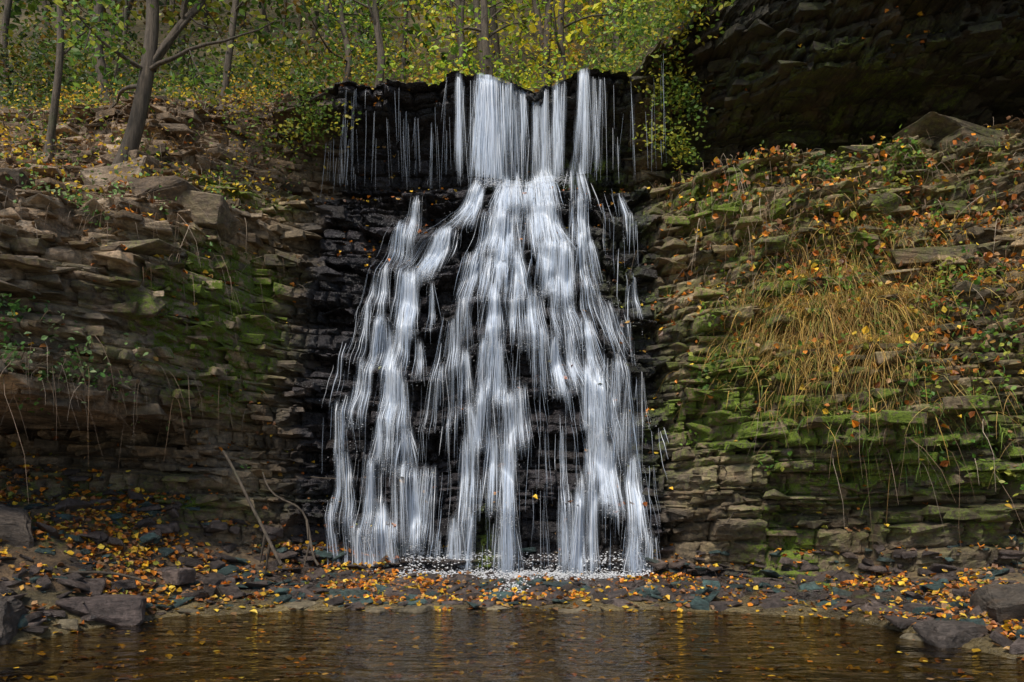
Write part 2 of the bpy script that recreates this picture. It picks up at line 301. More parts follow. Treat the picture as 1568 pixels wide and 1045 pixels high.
def stones(name,pts,tpl,smin,smax,colr,wet_shade_v,mossv,tilt=.12,power=2,leafp=0,yaw=3.14):
    Vs=[];Fs=[];cs=[];ws=[];ms=[];o=0; tops=[]
    for i in range(len(pts)):
        V,Fc=tpl[rng.integers(len(tpl))]; s=smin+(smax-smin)*rng.random()**power
        a=rng.uniform(-yaw,yaw)+(math.pi if rng.random()<.5 else 0); tx,ty=rng.normal(0,tilt,2)
        Rz=np.array([[math.cos(a),-math.sin(a),0],[math.sin(a),math.cos(a),0],[0,0,1]])
        Rx=np.array([[1,0,0],[0,math.cos(tx),-math.sin(tx)],[0,math.sin(tx),math.cos(tx)]]); Ry=np.array([[math.cos(ty),0,math.sin(ty)],[0,1,0],[-math.sin(ty),0,math.cos(ty)]])
        W=(V*s*[1,rng.uniform(.6,1.1),rng.uniform(.5,1.4)])@(Rx@Ry@Rz).T+pts[i]
        if rng.random()<leafp:
            for _ in range(2):
                v=W[np.argsort(W[:,2])[-rng.integers(1,max(2,len(W)//4))]]; tops.append(v*.7+np.array([pts[i][0],pts[i][1],W[:,2].max()])*.3+[0,0,.012])
        Vs.append(W);Fs.append(Fc+o);o+=len(V)
        cs.append(np.repeat(colr[i][None]*rng.uniform(.55,1.35),len(V),0));ws.append(np.full(len(V),wet_shade_v[i]));ms.append(np.full(len(V),mossv[i]))
    mesh_np(name,np.concatenate(Vs),np.concatenate(Fs),[M_rock],False,{'col':('FLOAT_COLOR',np.concatenate(cs)),'wet_shade':('FLOAT',np.concatenate(ws)),'moss':('FLOAT',np.concatenate(ms))})
    return np.array(tops)
nofall=1-sst(-3.2,-2.9,XX)*(1-sst(2.1,2.4,XX))
wgt=inx*(TT>3.6)*(TT<10.5)*nofall*(np.where(XX<-4.2,1.5,np.where(XX>2.7,.9,1.0)))*(AR<.01)
k=sample(wgt,5200); stones('ledge_slabs',Pf[k]+Nf[k]*-.05,TL,.05,.32,cf[k],wf[k],mf[k],.07,yaw=.5)
wgt=inx*(TT>4.6)*(TT<9.6)*nofall*np.where(XX<-4.1,1.6,np.where(XX>2.7,.35,.15))*(AR<.01)
k=sample(wgt,130); stones('large_ledge_slabs',Pf[k]+Nf[k]*-.22,TLL,.3,.75,cf[k]*.8,wf[k],mf[k],.07,yaw=.5,power=1.5)
w=inx*(TT>2.)*(TT<3.4)*np.where(np.abs(XX)<8,1,0)*(Y>-8)*(1-.9*(XX>-1.8)*(XX<2.2)*(Y>-.6))
k=sample(w,2300); k=k[(Z.ravel()[k]>-.10)]
cst=np.where(rng.random((len(k),1))<.3,np.array([[.045,.078,.07]]),np.array([[.08,.06,.05]]))*1.0
tops1=stones('shore_stones',Pf[k]+[0,0,0],TS,.03,.24,cst,np.full(len(k),.75),np.zeros(len(k)),.25,leafp=.5)
def boulder(pos,s,rot,colr,t,wet_shade_v=.2,sc=(1,1,1)):
    V,Fc=TB[t]; a=rot; Rz=np.array([[math.cos(a),-math.sin(a),0],[math.sin(a),math.cos(a),0],[0,0,1]])
    n=len(V); V=(V*s*np.array(sc))@Rz.T+pos
    mesh_np('boulder',V,Fc,[M_rock],False,{'col':('FLOAT_COLOR',np.repeat(np.array([colr]),n,0)),'wet_shade':('FLOAT',np.full(n,wet_shade_v)),'moss':('FLOAT',np.full(n,.0))})
boulder((-4.6,-4.0,.12),.4,.4,(.09,.065,.055),0,.5,(1.3,.9,.8)); boulder((-4.25,-2.7,.35),.2,1.0,(.14,.1,.08),1); boulder((-5.5,-4.9,.1),.6,.2,(.09,.07,.055),2,.4)
boulder((-6.3,-3.4,.9),.7,.5,(.14,.105,.075),3); boulder((4.4,-5.0,.05),.34,.3,(.07,.055,.045),4,.5,(1.2,1,.8)); boulder((5.3,-4.6,.2),.5,1.3,(.07,.055,.04),5,.3)
boulder((3.0,-6.4,-.16),.5,.2,(.06,.05,.04),6,.9,(1.3,.8,.5)); boulder((1.9,-2.0,.05),.28,.8,(.05,.07,.065),7,.8,(1,1,.6)); boulder((-2.2,-2.2,.05),.32,.1,(.05,.075,.065),8,.8,(1,1,.5)); boulder((.7,-1.2,.03),.35,.1,(.035,.055,.05),9,.9,(1.3,1,.4))
w=inx*(TT<2.1)*(TT>.6)*(Y>-10)*(np.abs(XX)<6); k=sample(w,300)
stones('pool_bed_stones',Pf[k]+[0,0,-.02],TS,.06,.36,np.repeat(np.array([[.15,.12,.07]]),len(k),0),np.full(len(k),.3),np.zeros(len(k)),.1)
# ---------------------------------------------------------------- fallen leaves
pal=np.array([[.72,.24,.02],[.80,.46,.03],[.85,.58,.06],[.40,.12,.02],[.22,.10,.04],[.34,.19,.08],[.58,.31,.06],[.26,.26,.03]])
def leafcols(n,p): c=pal[rng.choice(len(pal),n,p=p)]; return c*rng.uniform(.5,1.15,(n,1))
pm=[.22,.15,.07,.18,.16,.10,.08,.04]
lit=sst(.25,.75,up)*inx*(TT>2.1)*(TT<11.5)*(Z>-.02)
lit=lit*(np.where(TT<3.4,3.4*np.where(XX<-1.2,1.6,.8),np.where(XX<-4.2,.8,np.where(XX>2.6,.8,.6))))
lit=lit*(.12+1.7*sst(.42,.7,vn(XX*1.3,Y*1.3+Z,130)))*(1-.5*((np.abs(XX+.3)<2.3)&(TT>3)&(TT<9)))*(1-.95*(XX>-1.8)*(XX<2.2)*(Y>-.8)*(TT<3.3))
k=sample(lit,17500); n=len(k)
leaves('fallen_leaves',Pf[k]+Nf[k]*.012+rng.normal(0,.012,(n,3))+[0,0,.018],Nf[k]*.5+[0,-.15,.5]+rng.normal(0,.35,(n,3)),rng.uniform(.04,.10,n),leafcols(n,pm),M_fallen,fold=.5,narrow=1.3)
n=len(tops1); leaves('leaves_on_stones',tops1,rng.normal(0,.3,(n,3))+[0,-.1,1],rng.uniform(.04,.09,n),leafcols(n,pm),M_fallen,fold=.5,narrow=1.3)
cl2=inx*(blob(5.2,4.3,1.6,1.3)+.8*blob(6.5,5.5,2,1.5)+.6*blob(3.9,6.6,.8,.6))*(TT>4)*(TT<9)
k=sample(cl2,2800); n=len(k)
leaves('clinging_autumn_leaves',Pf[k]+Nf[k]*rng.uniform(.02,.22,(n,1)),rng.normal(0,.6,(n,3))+[0,-.6,.4],rng.uniform(.05,.12,n),leafcols(n,[.2,.1,.05,.25,.15,.1,.05,.1]),M_fallen,fold=.5,narrow=1.2)
n=260; q=np.stack([rng.uniform(-5.5,5,n),-3.0-rng.random(n)**1.8*6,np.full(n,-.005)],-1)
leaves('floating_leaves',q,rng.normal(0,.05,(n,3))+[0,0,1],rng.uniform(.03,.07,n),leafcols(n,[.2,.2,.2,.1,.1,.1,.1,0])*.6,M_fallen,fold=.1,narrow=1.2)
wb=inx*(TT<2.2)*(Y>-10); k=sample(wb,4500); n=len(k)
leaves('sunken_leaves',Pf[k]+[0,0,.02],rng.normal(0,.25,(n,3))+[0,0,1],rng.uniform(.05,.11,n),leafcols(n,[.1,.25,.15,.1,.15,.15,.1,0])*.8,M_fallen,fold=.3,narrow=1.2)
px,py=np.meshgrid(np.linspace(-16,16,60),np.linspace(-34,1.0,60)); pv=np.stack([px,py,np.full_like(px,-.02)],-1)
ii=np.arange(3600).reshape(60,60); pf=np.stack([ii[:-1,:-1],ii[:-1,1:],ii[1:,1:],ii[1:,:-1]],-1).reshape(-1,4)
mesh_np('pool_water',pv,pf,[M_pool],True)
# ---------------------------------------------------------------- waterfall
def gs(A,sg,ax,edge=True):
    r=int(3*sg)+1; g=np.exp(-.5*(np.arange(-r,r+1)/sg)**2); g/=g.sum()
    return np.apply_along_axis(lambda v:np.convolve(np.pad(v,r,'edge') if edge else np.pad(v,r),g,'valid'),ax,A)
zg=np.arange(-.02,7.6,.025); xg=X[(X>-4.5)&(X<3.6)]; ci=np.where((X>-4.5)&(X<3.6))[0]
rows=np.where((T>=2.6)&(T<=8.6))[0]
YS=np.zeros((len(xg),len(zg)))
for a,c in enumerate(ci):
    z=np.maximum.accumulate(Z[rows,c]+np.arange(len(rows))*1e-6); YS[a]=np.interp(zg,z,Y[rows,c])
j0=14; YS[:,:j0]=np.maximum(YS[:,:j0],YS[:,j0:j0+1]-.10)   # the water drops straight at the foot instead of following the bank
YE=YS.copy()-.03
for sh in (1,2,3): YE=np.minimum(YE,np.minimum(np.roll(YE,1,0),np.roll(YE,-1,0))+.025)
for j in range(len(zg)-2,-1,-1): YE[:,j]=np.minimum(YE[:,j],YE[:,j+1]+.003)
for j in range(1,len(zg)): YE[:,j]=np.minimum(YE[:,j],YE[:,j-1]+.030)
YE=gs(YE,2.2,1)-.012
def ysurf(x,z):
    a=np.clip((x-xg[0])/(xg[1]-xg[0]),0,len(xg)-1.001); b=np.clip((z-zg[0])/.025,0,len(zg)-1.001)
    ia=a.astype(int); ib=b.astype(int); fa=a-ia; fb=b-ib
    return (YE[ia,ib]*(1-fa)+YE[ia+1,ib]*fa)*(1-fb)+(YE[ia,ib+1]*(1-fa)+YE[ia+1,ib+1]*fa)*fb
streams=[ # centre line x(z), half-width w(z), threads per tier n, clusters per tier c
 dict(z=[7.3,6.8,6.28,5.8,5.3,3.7,3.0,2,1,0],x=[-.55,-.75,-1.15,-1.55,-1.85,-1.97,-2.0,-2.1,-2.12,-2.0],w=[.06,.08,.12,.18,.30,.28,.36,.36,.42,.46],n=122,c=6),
 dict(z=[6.9,6,5.3,3.7,2.9,2,1,0],x=[-1.78,-2.2,-2.4,-2.7,-2.8,-2.85,-2.85,-2.7],w=[.05,.08,.10,.12,.13,.13,.14,.14],n=24,c=3),
 dict(z=[7.1,5.6,4.6,3.7,2,0],x=[-.1,-.5,-.85,-.95,-.96,-1.1],w=[.08,.14,.18,.2,.25,.35],n=50,c=4),
 dict(z=[7.2,6.28,5.3,3.7,2.9,2,0],x=[0,0,-.12,-.21,-.21,-.15,-.15],w=[.14,.17,.24,.22,.24,.3,.34],n=98,c=5),
 dict(z=[7.3,6.3,5.5,4.5,3.6,3.1,2,0],x=[.45,.6,.8,.72,.97,1.2,1.4,1.4],w=[.15,.2,.28,.32,.3,.3,.32,.38],n=145,c=6),
 dict(z=[7.2,5.0,3.8,2.9,2,0],x=[1.25,1.35,1.76,1.9,1.95,1.95],w=[.12,.12,.11,.11,.12,.13],n=32,c=3),
 dict(z=[7.1,6,5,3,0],x=[.3,.2,.0,-.2,-.3],w=[.35,.6,.85,1.15,1.2],n=66,c=22),
 dict(z=[7,4,2,0],x=[1.9,2.05,2.1,2.1],w=[.2,.2,.15,.1],n=12,c=5),
]
allP=[];allW=[];allC=[];KK=30; imp=[]
def add(p,wd,c):
    allP.append(p);allW.append(wd);allC.append(np.stack([.42+.52*c,.52+.44*c,.66+.32*c],-1))
for si,s in enumerate(streams):
    zs=np.array(s['z'][::-1]); xs=np.array(s['x'][::-1]); ws=np.array(s['w'][::-1])
    for ti in range(0,8):
        lipn=lev[ti+1]; botn=lev[ti] if ti>0 else -.1
        if lipn>s['z'][0]+.3: continue
        nc=s['c']+rng.integers(0,2); n=int(s['n']*rng.uniform(.75,1.2)*(.75 if ti==2 or ti==4 else 1))
        g=np.clip(rng.normal(0,.9,nc),-1.8,1.8); cxp=np.interp(lipn,zs,xs)+g*np.interp(lipn,zs,ws)
        pw=rng.random(nc)**1.8+.10; ff=rng.choice(nc,n,p=pw/pw.sum()); s0=rng.uniform(.012,.065,nc); s1=rng.uniform(.02,.08,nc)
        jit=rng.normal(0,.13,nc)  # every rivulet leaves its ledge at its own height
        lipz=lipn-levshift(cxp+0.0)[ff]+jit[ff]+rng.normal(0,.03,n); botz=(botn-levshift(cxp)[ff]+rng.normal(0,.12,nc)[ff]) if ti>0 else np.full(n,-.03)
        h=np.maximum(lipz-botz,.3); top=lipz+.10-np.where(rng.random(n)<.6,0,rng.random(n)*.6*h)+rng.random(n)*.08
        bot=np.where(rng.random(n)<.45,botz+rng.normal(0,.06,n),top-h*rng.uniform(.35,1.2,n)); bot=np.maximum(np.minimum(bot,top-.15),-.03)
        t=np.linspace(0,1,KK)[None]; z=top[:,None]*(1-t)+bot[:,None]*t
        tt=np.clip((lipz[:,None]+.1-z)/h[:,None],0,1.3); e=rng.normal(0,1,(n,1))
        drift=(np.interp(botn,zs,xs)-np.interp(lipn,zs,xs))*.45
        x=cxp[ff][:,None]+e*(s0[ff][:,None]+s1[ff][:,None]*tt)+drift*tt**1.2+g[ff][:,None]*.04*tt
        y=ysurf(x,z)-rng.uniform(.0,.04,(n,1))
        y[:,1:-1]=(y[:,:-2]+2*y[:,1:-1]+y[:,2:])/4
        prof=np.sin(np.pi*np.clip(t*.93+.05,0,1))**.6
        wd=(.002+.009*rng.random((n,1))**2)*prof*(1.4-.75*t)*(.7 if si==6 else 1)
        add(np.stack([x,y,z],-1),wd,np.clip((rng.random((n,1))**.6)*(1.2-.5*tt)*(.6 if si==6 else 1),0,1))
        hit=bot<botz+.12
        if si!=6: imp.append(np.stack([x[hit,-1],y[hit,-1],np.maximum(botz[hit],.0)],-1)); imp.append(np.stack([cxp[ff],y[:,0],lipz],-1)[::3])
    n=int(s['n']*.9); top=rng.uniform(.3,s['z'][0],n); L_=rng.uniform(.3,1.0,n); bot=np.maximum(top-L_,0); t=np.linspace(0,1,KK)[None]; z=top[:,None]*(1-t)+bot[:,None]*t
    x=np.interp(z,zs,xs)+rng.normal(0,.75,(n,1))*np.interp(z,zs,ws); y=ysurf(x,z)-rng.uniform(0,.04,(n,1))
    add(np.stack([x,y,z],-1),(.0015+.005*rng.random((n,1))**2)*np.sin(np.pi*np.clip(t*.92+.04,0,1))**.6,np.clip(rng.random((n,1))*.7*np.ones_like(z),0,1))
rl=np.argmin(np.abs(T-11)); capY=Y[rl,:]; capZ=Z[rl,:]
def upper(n,xs_,w0,w1,lmin=.8,spread=1.0,drop=0.,br=1.):
    fx=np.array(xs_,float); nf=len(fx); pw=rng.random(nf)+.15; fid=rng.choice(nf,n,p=pw/pw.sum()); e=rng.normal(0,1,n); x0=fx[fid]+.022*spread*e
    zt=np.interp(x0,X,capZ)+.03; off=rng.random(nf)*drop
    top=zt-off[fid]-np.where(rng.random(n)<.5,0,rng.random(n)*1.2); bot=np.maximum(7.3+rng.uniform(-.15,.2,n),top-rng.uniform(lmin,2.4,n))
    t=np.linspace(0,1,KK)[None]**1.3; z=top[:,None]*(1-t)+bot[:,None]*t
    sp=(.3+.9*h2(fid,fid*0,6))[:,None]*.03
    x=x0[:,None]+(9.4-z)*sp*e[:,None]+.10*(h2(fid,fid*0,5)-.5)[:,None]*(9.4-z)+.02*(vn(x0[:,None]*9,z*1.3,210)-.5)
    lipy=np.interp(x0,X,capY)-.03
    fall=np.clip(zt[:,None]-z,0,3); y=lipy[:,None]-.12*np.sqrt(fall+.001)+.3*np.exp(-fall/.06)+rng.normal(0,.03,(n,1))
    wd=rng.uniform(w0,w1,(n,1))*np.sin(np.pi*np.clip(t*.85+.12,0,1))**.5*(1.2-.4*t)
    add(np.stack([x,y,z],-1),wd,np.clip((rng.random((n,1))**.5)*(1.1-.3*t)*br,0,1))
upper(210,[-.62,-.54,-.5,-.40,-.30],.003,.014,spread=1.5); upper(48,[-.18,-.08,.03],.002,.009,spread=1.2)
upper(125,[.17,.26,.44,.52,.64,.84,.92,1.02],.002,.008,spread=1.3,drop=.2); upper(45,[1.30,1.38],.002,.009,spread=1.1); upper(22,[1.56,1.7,1.95,2.1],.002,.006,drop=.4)
upper(46,[-.78,-.9,-1.02],.0015,.007,drop=.2); upper(80,list(rng.uniform(-3.6,-1.15,34)),.001,.0032,lmin=.3,drop=1.2,br=.55,spread=.5); upper(18,list(rng.uniform(2.2,2.8,9)),.001,.003,lmin=.4,drop=.9,br=.5,spread=.5)
AP=np.concatenate(allP);AW=np.concatenate(allW);AC=np.concatenate(allC); imp=np.concatenate(imp); imp=imp[imp[:,2]<7.2]
ang=rng.normal(0,.4,len(AP)); side=np.stack([np.cos(ang),np.sin(ang),0*ang],-1)
wf_root=D.objects.new('waterfall',None); scn.collection.objects.link(wf_root)
ribbons('water_threads',AP,AW,side,AC,M_ww,parent=wf_root)
bins=[np.linspace(-4.2,3.2,297),np.linspace(-.02,10,401)]
H,_,_=np.histogram2d(AP[...,0].ravel(),AP[...,2].ravel(),bins=bins,weights=(AW*np.abs(np.gradient(AP[...,2],axis=1))*AC[...,0]).ravel())
H/= (.025*.025)
H=gs(gs(H,1.2,0,False),4,1,False)
S,_,_=np.histogram2d(imp[:,0],imp[:,2],bins=bins); S=gs(gs(S,2.2,0,False),2.2,1,False)
gx=np.linspace(-4.2,3.2,297)[:-1]+.0125; gz_=np.linspace(-.02,10,401)[:-1]+.0125
def veil_grid(name,GX,GY,GZ,A,S_):
    ii=np.arange(GX.size).reshape(GX.shape); Fv=np.stack([ii[:-1,:-1],ii[1:,:-1],ii[1:,1:],ii[:-1,1:]],-1).reshape(-1,4)
    keep=(A+S_).ravel()[Fv].max(1)>.03
    mesh_np(name,np.stack([GX,GY,GZ],-1),Fv[keep],[M_veil],True,{'alpha':('FLOAT',A.ravel()),'soft':('FLOAT',S_.ravel())},parent=wf_root)
jm=gz_<7.4; GX,GZ=np.meshgrid(gx,gz_[jm],indexing='ij'); A=np.clip(H[:,jm]*1.3-.06,0,.65); SS=np.clip(S[:,jm]*.5-.04,0,.55)
GY=gs(gs(ysurf(GX,GZ),1.2,0),1.5,1)-.02
veil_grid('water_veil',GX,GY,GZ,A,SS)
jm=(gz_>7.35)&(gz_<9.7); GX,GZ=np.meshgrid(gx,gz_[jm],indexing='ij'); A=np.clip(H[:,jm]*1.3-.05,0,.75)
GY=np.interp(gx,X,gs(capY[None],3,1)[0])[:,None]-.03-.12*np.sqrt(np.clip(9.4-GZ,0,3))
A*=(GZ<np.interp(gx,X,capZ)[:,None]+.02)
veil_grid('upper_veil',GX,GY,GZ,A,A*0)
bm=bmesh.new(); bmesh.ops.create_icosphere(bm,subdivisions=1,radius=1); bm.verts.index_update()
iv=np.array([v.co[:] for v in bm.verts]); iF=np.array([[v.index for v in q.verts] for q in bm.faces]); bm.free()
fp=[];fs=[]
q=imp[rng.integers(0,len(imp),8500)]; fp.append(q+rng.normal(0,1,q.shape)*[.06,.03,.045]+[0,-.04,.02]); fs.append(.0015+.005*rng.random(len(q))**2)
k=sample((TT>2.75)*(TT<3.3)*(XX>-1.75)*(XX<2.2)*(Y>-.75),2600); q=Pf[k]; fp.append(q+np.stack([rng.normal(0,.03,len(k)),rng.normal(0,.03,len(k)),.015+np.abs(rng.normal(0,.025,len(k)))],-1)); fs.append(rng.uniform(.004,.014,len(k)))
n=3000; x=rng.uniform(-2.5,2.15,n); fp.append(np.stack([x,ysurf(x,np.full(n,.15))-np.abs(rng.normal(0,.08,n)),.04+np.abs(rng.normal(0,.05,n))],-1)); fs.append(rng.uniform(.003,.012,n))
n=500; t=rng.random(n)**1.4; fp.append(np.stack([.1-.15*t+rng.normal(0,.13,n)*(.6+t*.4),-.5-t*1.9,.11-.09*t+rng.normal(0,.02,n)],-1)); fs.append(rng.uniform(.003,.012,n))
n=900; x=rng.uniform(-.7,1.1,n); fp.append(np.stack([x,ysurf(x,np.full(n,7.15))-.02+rng.normal(0,.1,n),7.15+np.abs(rng.normal(0,.08,n))],-1)); fs.append(rng.uniform(.002,.008,n))
fp=np.concatenate(fp);fs=np.concatenate(fs); V=fp[:,None]+iv[None]*fs[:,None,None]*np.array([1.6,1.2,.8]); Ff=iF[None]+(np.arange(len(fp))*len(iv))[:,None,None]
mesh_np('foam',V.reshape(-1,3),Ff.reshape(-1,3),[M_ww],True,{'col':('FLOAT_COLOR',np.full((len(fp)*len(iv),3),.88))},parent=wf_root)
# ---------------------------------------------------------------- grass, roots, twigs
def blades(name,k,lmin,lmax,w,cols_,mat,out=.5,droop=1.0,Kb=6,jit=.25):
    n=len(k); p=Pf[k]; nn=Nf[k]; L=rng.uniform(lmin,lmax,n)[:,None]
    d=norm(nn*out+[0,-.2,.35]+rng.normal(0,jit,(n,3))); t=np.linspace(0,1,Kb)
    Q=p[:,None]+d[:,None]*(L[:,:,None]*t[None,:,None])+np.array([0,0,-1.])*(droop*L[:,:,None]*(t**2)[None,:,None])
    Q=Q+rng.normal(0,.05,(n,1,3))*L[:,:,None]*(np.sin(t*5)[None,:,None])
    s=norm(np.cross(d,[0,.3,1.])+rng.normal(0,.3,(n,3))); W=w*rng.uniform(.6,1.4,(n,1))*(1-.85*t[None]**1.5)
    c=cols_[rng.integers(0,len(cols_),n)]*rng.uniform(.6,1.2,(n,1)); return ribbons(name,Q,W,s,np.repeat(c[:,None],Kb,1),mat)
gold=np.array([[.60,.38,.09],[.50,.31,.10],[.40,.29,.10],[.34,.20,.07],[.26,.24,.06]])*1.1
green=np.array([[.10,.21,.03],[.17,.27,.04],[.22,.3,.05],[.07,.14,.03]])
brown=np.array([[.22,.14,.08],[.3,.21,.14],[.14,.09,.05],[.42,.33,.24]])
face=(TT>4)*(TT<9.5)*inx; pat=sst(.35,.65,vn(XX*1.6,Z*1.8,140))
blades('dry_grass',sample((blob(4.6,3.8,.8,.6)+.4*blob(5.6,4.3,1.3,1.0)*pat)*face,8500),.25,.65,.010,gold,M_grass,.9,.9,jit=.5)
blades('hillside_dry_stems',sample(inx*(left*(TT>7.2)*(TT<11.5)*.8+.5*(XX>3)*(TT>6)*(TT<8.4)+.9*blob(-5.9,3.2,.9,.35)),5600),.2,.7,.009,brown*1.2,M_grass,.4,.7,jit=.6)
blades('green_grass',sample((blob(4.3,4.2,.8,.6)+.6*blob(5.5,2.4,1.6,.5)+.6*blob(-6.2,1.6,1.2,.3)+.5*blob(6.6,6.5,1.4,1))*face,2400),.10,.35,.011,green,M_grass,.5,.9,jit=.4)
blades('hanging_roots',sample(face*(blob(3.3,7.2,.6,.5)+.6*blob(3.8,5.8,1,.6)+.6*blob(-5.5,5.2,1.2,.5)+.8*blob(-5.2,2.9,.8,.3)+.4*(blob(-4.6,9,.5,.5))+.5*blob(5,2.3,1.2,.3)),600),.4,1.2,.009,brown,M_grass,.25,1.3)
def clump(name,centers,rad,nper,size,colset,mat=M_leaf,sq=(1,1,1),parent=None):
    centers=np.asarray(centers,float); n=len(centers)*nper
    c=np.repeat(centers,nper,0); r=np.repeat(np.broadcast_to(rad,(len(centers),)),nper)[:,None]
    q=c+rng.normal(0,.5,(n,3))*r*np.array(sq); cc=colset[np.repeat(rng.integers(0,len(colset),len(centers)),nper)]*rng.uniform(.5,1.4,(n,1))
    other=rng.random(n)<.25; cc[other]=colset[rng.integers(0,len(colset),other.sum())]
    return leaves(name,q,rng.normal(0,.6,(n,3))+[0,-.35,.7],rng.uniform(*size,n),np.minimum(cc,.9),mat,parent=parent)
gl=np.array([[.15,.24,.035],[.22,.32,.045],[.10,.18,.03],[.36,.38,.05],[.5,.44,.05]])
c=[]
for i in range(34): t=rng.random(); c.append((2.95+rng.normal(0,.22)+.1*t,2.35-.1*t+rng.normal(0,.1),9.7-2.0*t**1.3))
clump('hanging_ivy',c,.3,36,(.05,.10),gl)
c=[(-4.2+rng.normal(0,.35),2.9+rng.normal(0,.1),9.4-rng.random()*1.2) for i in range(22)]
clump('hanging_vine',c,.32,36,(.05,.1),gl)
c=[(2.7+rng.random()*2.6,2.0+rng.normal(0,.4),0) for i in range(80)]
c=[(x,y-.35*(x-2.7),9.9+.45*(x-2.7)+rng.uniform(-.3,.9)) for x,y,_ in c]
clump('overhanging_shrub',c,.5,34,(.06,.12),gl)
k=sample((TT>11.0)*(TT<12.9)*(XX>2.0)*(XX<6.5)*(Y<12),170); clump('clifftop_shrubs',Pf[k]+np.stack([0*k,0*k,rng.uniform(.1,1.1,len(k))],-1),.7,60,(.07,.15),gl)
k=sample(face*(blob(-6.3,3.5,.8,.25)+blob(-5.5,2.9,.4,.3)+.5*blob(-5.6,1.5,.7,.25)+.4*blob(-6,5.6,1,.4)),80); clump('leafy_herbs',Pf[k]+[0,-.08,.05],.2,22,(.04,.09),np.array([[.14,.30,.06],[.28,.43,.15],[.1,.2,.04],[.4,.5,.22]]))
k=sample(face*(blob(5.0,4.0,1.3,.9)+.8*blob(6.4,3.4,1.2,1.4)+.5*blob(5.4,6.7,1.5,.5)+.5*blob(4.6,2.4,1,.2)),150); clump('trailing_ivy',Pf[k]+[0,-.1,.03],.24,20,(.05,.10),np.array([[.1,.22,.03],[.18,.3,.04],[.08,.15,.03],[.35,.36,.06]]))
k=sample(inx*left*(TT>7.6)*(TT<11.6)*(.3+up)*sst(.3,.6,vn(XX*.9,Y*.9,141)),320); clump('hillside_undergrowth',Pf[k]+[0,-.1,.15],.4,24,(.045,.09),np.array([[.12,.2,.03],[.2,.27,.04],[.7,.5,.04],[.75,.45,.03],[.09,.13,.03],[.32,.18,.05]]))
def branch(name,p0,p1,r0,r1,wob=.08,side_n=0):
    p0=np.array(p0,float);p1=np.array(p1,float); t=np.linspace(0,1,14)[:,None]; q=p0*(1-t)+p1*t
    L=np.linalg.norm(p1-p0); ph=rng.uniform(0,6,3); q=q+wob*L*np.sin(t*np.array([4.,5,6])+ph)*np.sin(np.pi*t)
    parts=[tube(q,r0*(1-t[:,0])+r1*t[:,0],7)]
    for i in range(side_n):
        a=rng.integers(3,12); d=norm(rng.normal(0,.5,3)+norm(p1-p0)*1.2); l=L*rng.uniform(.12,.25); s=np.linspace(0,1,6)[:,None]
        parts.append(tube(q[a]+d*l*s+[0,0,-.15]*s*s*l,r1*1.1*(1-.7*s[:,0]),5))
    V,F_=join(parts); return mesh_np(name,V,F_,[M_bark],True)
branch('fallen_branch',(-4.1,-1.6,2.0),(-3.1,-2.2,.45),.02,.025,.04,2)
branch('fallen_branch',(-3.6,-1.4,1.7),(-2.7,-1.8,.4),.012,.018,.08,2)
branch('fallen_branch',(-6.5,-4.2,1.0),(-4.3,-3.4,.35),.03,.015,.05,3)
k=sample(inx*(TT>2.2)*(TT<11)*(up>.5)*((XX<-3)|(XX>3)),260); parts=[]
for kk_ in k:
    p=Pf[kk_]+[0,0,.04]; d=norm(rng.normal(0,1,3)*[1,.6,.3]); l=rng.uniform(.15,.6); s=np.linspace(-.5,.5,5)[:,None]; parts.append(tube(p+d*l*s+rng.normal(0,.02,(5,3)),np.full(5,rng.uniform(.004,.010)),5))
V,F_=join(parts); mesh_np('scattered_twigs',V,F_,[M_bark],True)
# ---------------------------------------------------------------- trees
def ground(x,y):
    c=int(np.argmin(np.abs(X-x))); rr=np.where(T>8)[0]; j=rr[np.argmin(np.abs(Y[rr,c]-y))]; return float(Z[j,c])
def limb_path(p,d,L,n=9,bend=.25,upw=.1):
    q=[np.array(p,float)]; d=norm(np.array(d,float))
    for i in range(n-1): d=norm(d+rng.normal(0,bend/ n*2,3)+[0,0,upw/n]); q.append(q[-1]+d*L/(n-1))
    return np.array(q)
def tree(name,pts,r0,r1,nb,crown_from,leafcol,nleaf,size=(.08,.15),blen=2.0,crad=.55):
    pts=np.array(pts,float); t=np.linspace(0,1,24); s=np.linspace(0,1,len(pts)); q=np.stack([np.interp(t,s,pts[:,i]) for i in range(3)],-1)
    for _ in range(2): q[1:-1]=(q[:-2]+2*q[1:-1]+q[2:])/4
    rad=r0*(1-t)+r1*t; rad[0]*=1.5; rad[1]*=1.2; parts=[tube(q,rad,10)]; tips=[]
    for i in range(nb):
        a=int(rng.uniform(crown_from,1)*22)+1; d=rng.normal(0,1,3)*[1,1,.3]+[0,0,.8]; b=limb_path(q[a],d,blen*rng.uniform(.5,1.2),9,.7,.3)
        rb=rad[a]*.4; parts.append(tube(b,np.linspace(rb,rb*.2,9),6)); tips+=list(b[4:])
        for j in range(3):
            c2=limb_path(b[rng.integers(3,8)],rng.normal(0,1,3),blen*.4,6,.6,0); parts.append(tube(c2,np.linspace(rb*.35,rb*.1,6),4)); tips+=list(c2[2:])
    V,F_=join(parts); ob=mesh_np(name,V,F_,[M_bark],True)
    if nleaf: tips=np.array(tips); clump('crown',tips[rng.integers(0,len(tips),nleaf//14)],crad,14,size,leafcol,parent=ob)
    return ob
yg=np.array([[.66,.66,.05],[.46,.58,.05],[.32,.5,.05],[.82,.66,.04],[.22,.37,.05]])
gg=np.array([[.14,.26,.04],[.22,.35,.05],[.09,.18,.03],[.36,.38,.05]])
tree('leaning_tree',[(-6.75,.4,6.3),(-6.4,.5,7.2),(-6.2,.6,8.3),(-6.1,.7,9.5),(-6.25,.7,11.5),(-6.0,.9,14)],.15,.07,10,.35,gg,900,blen=2.2)
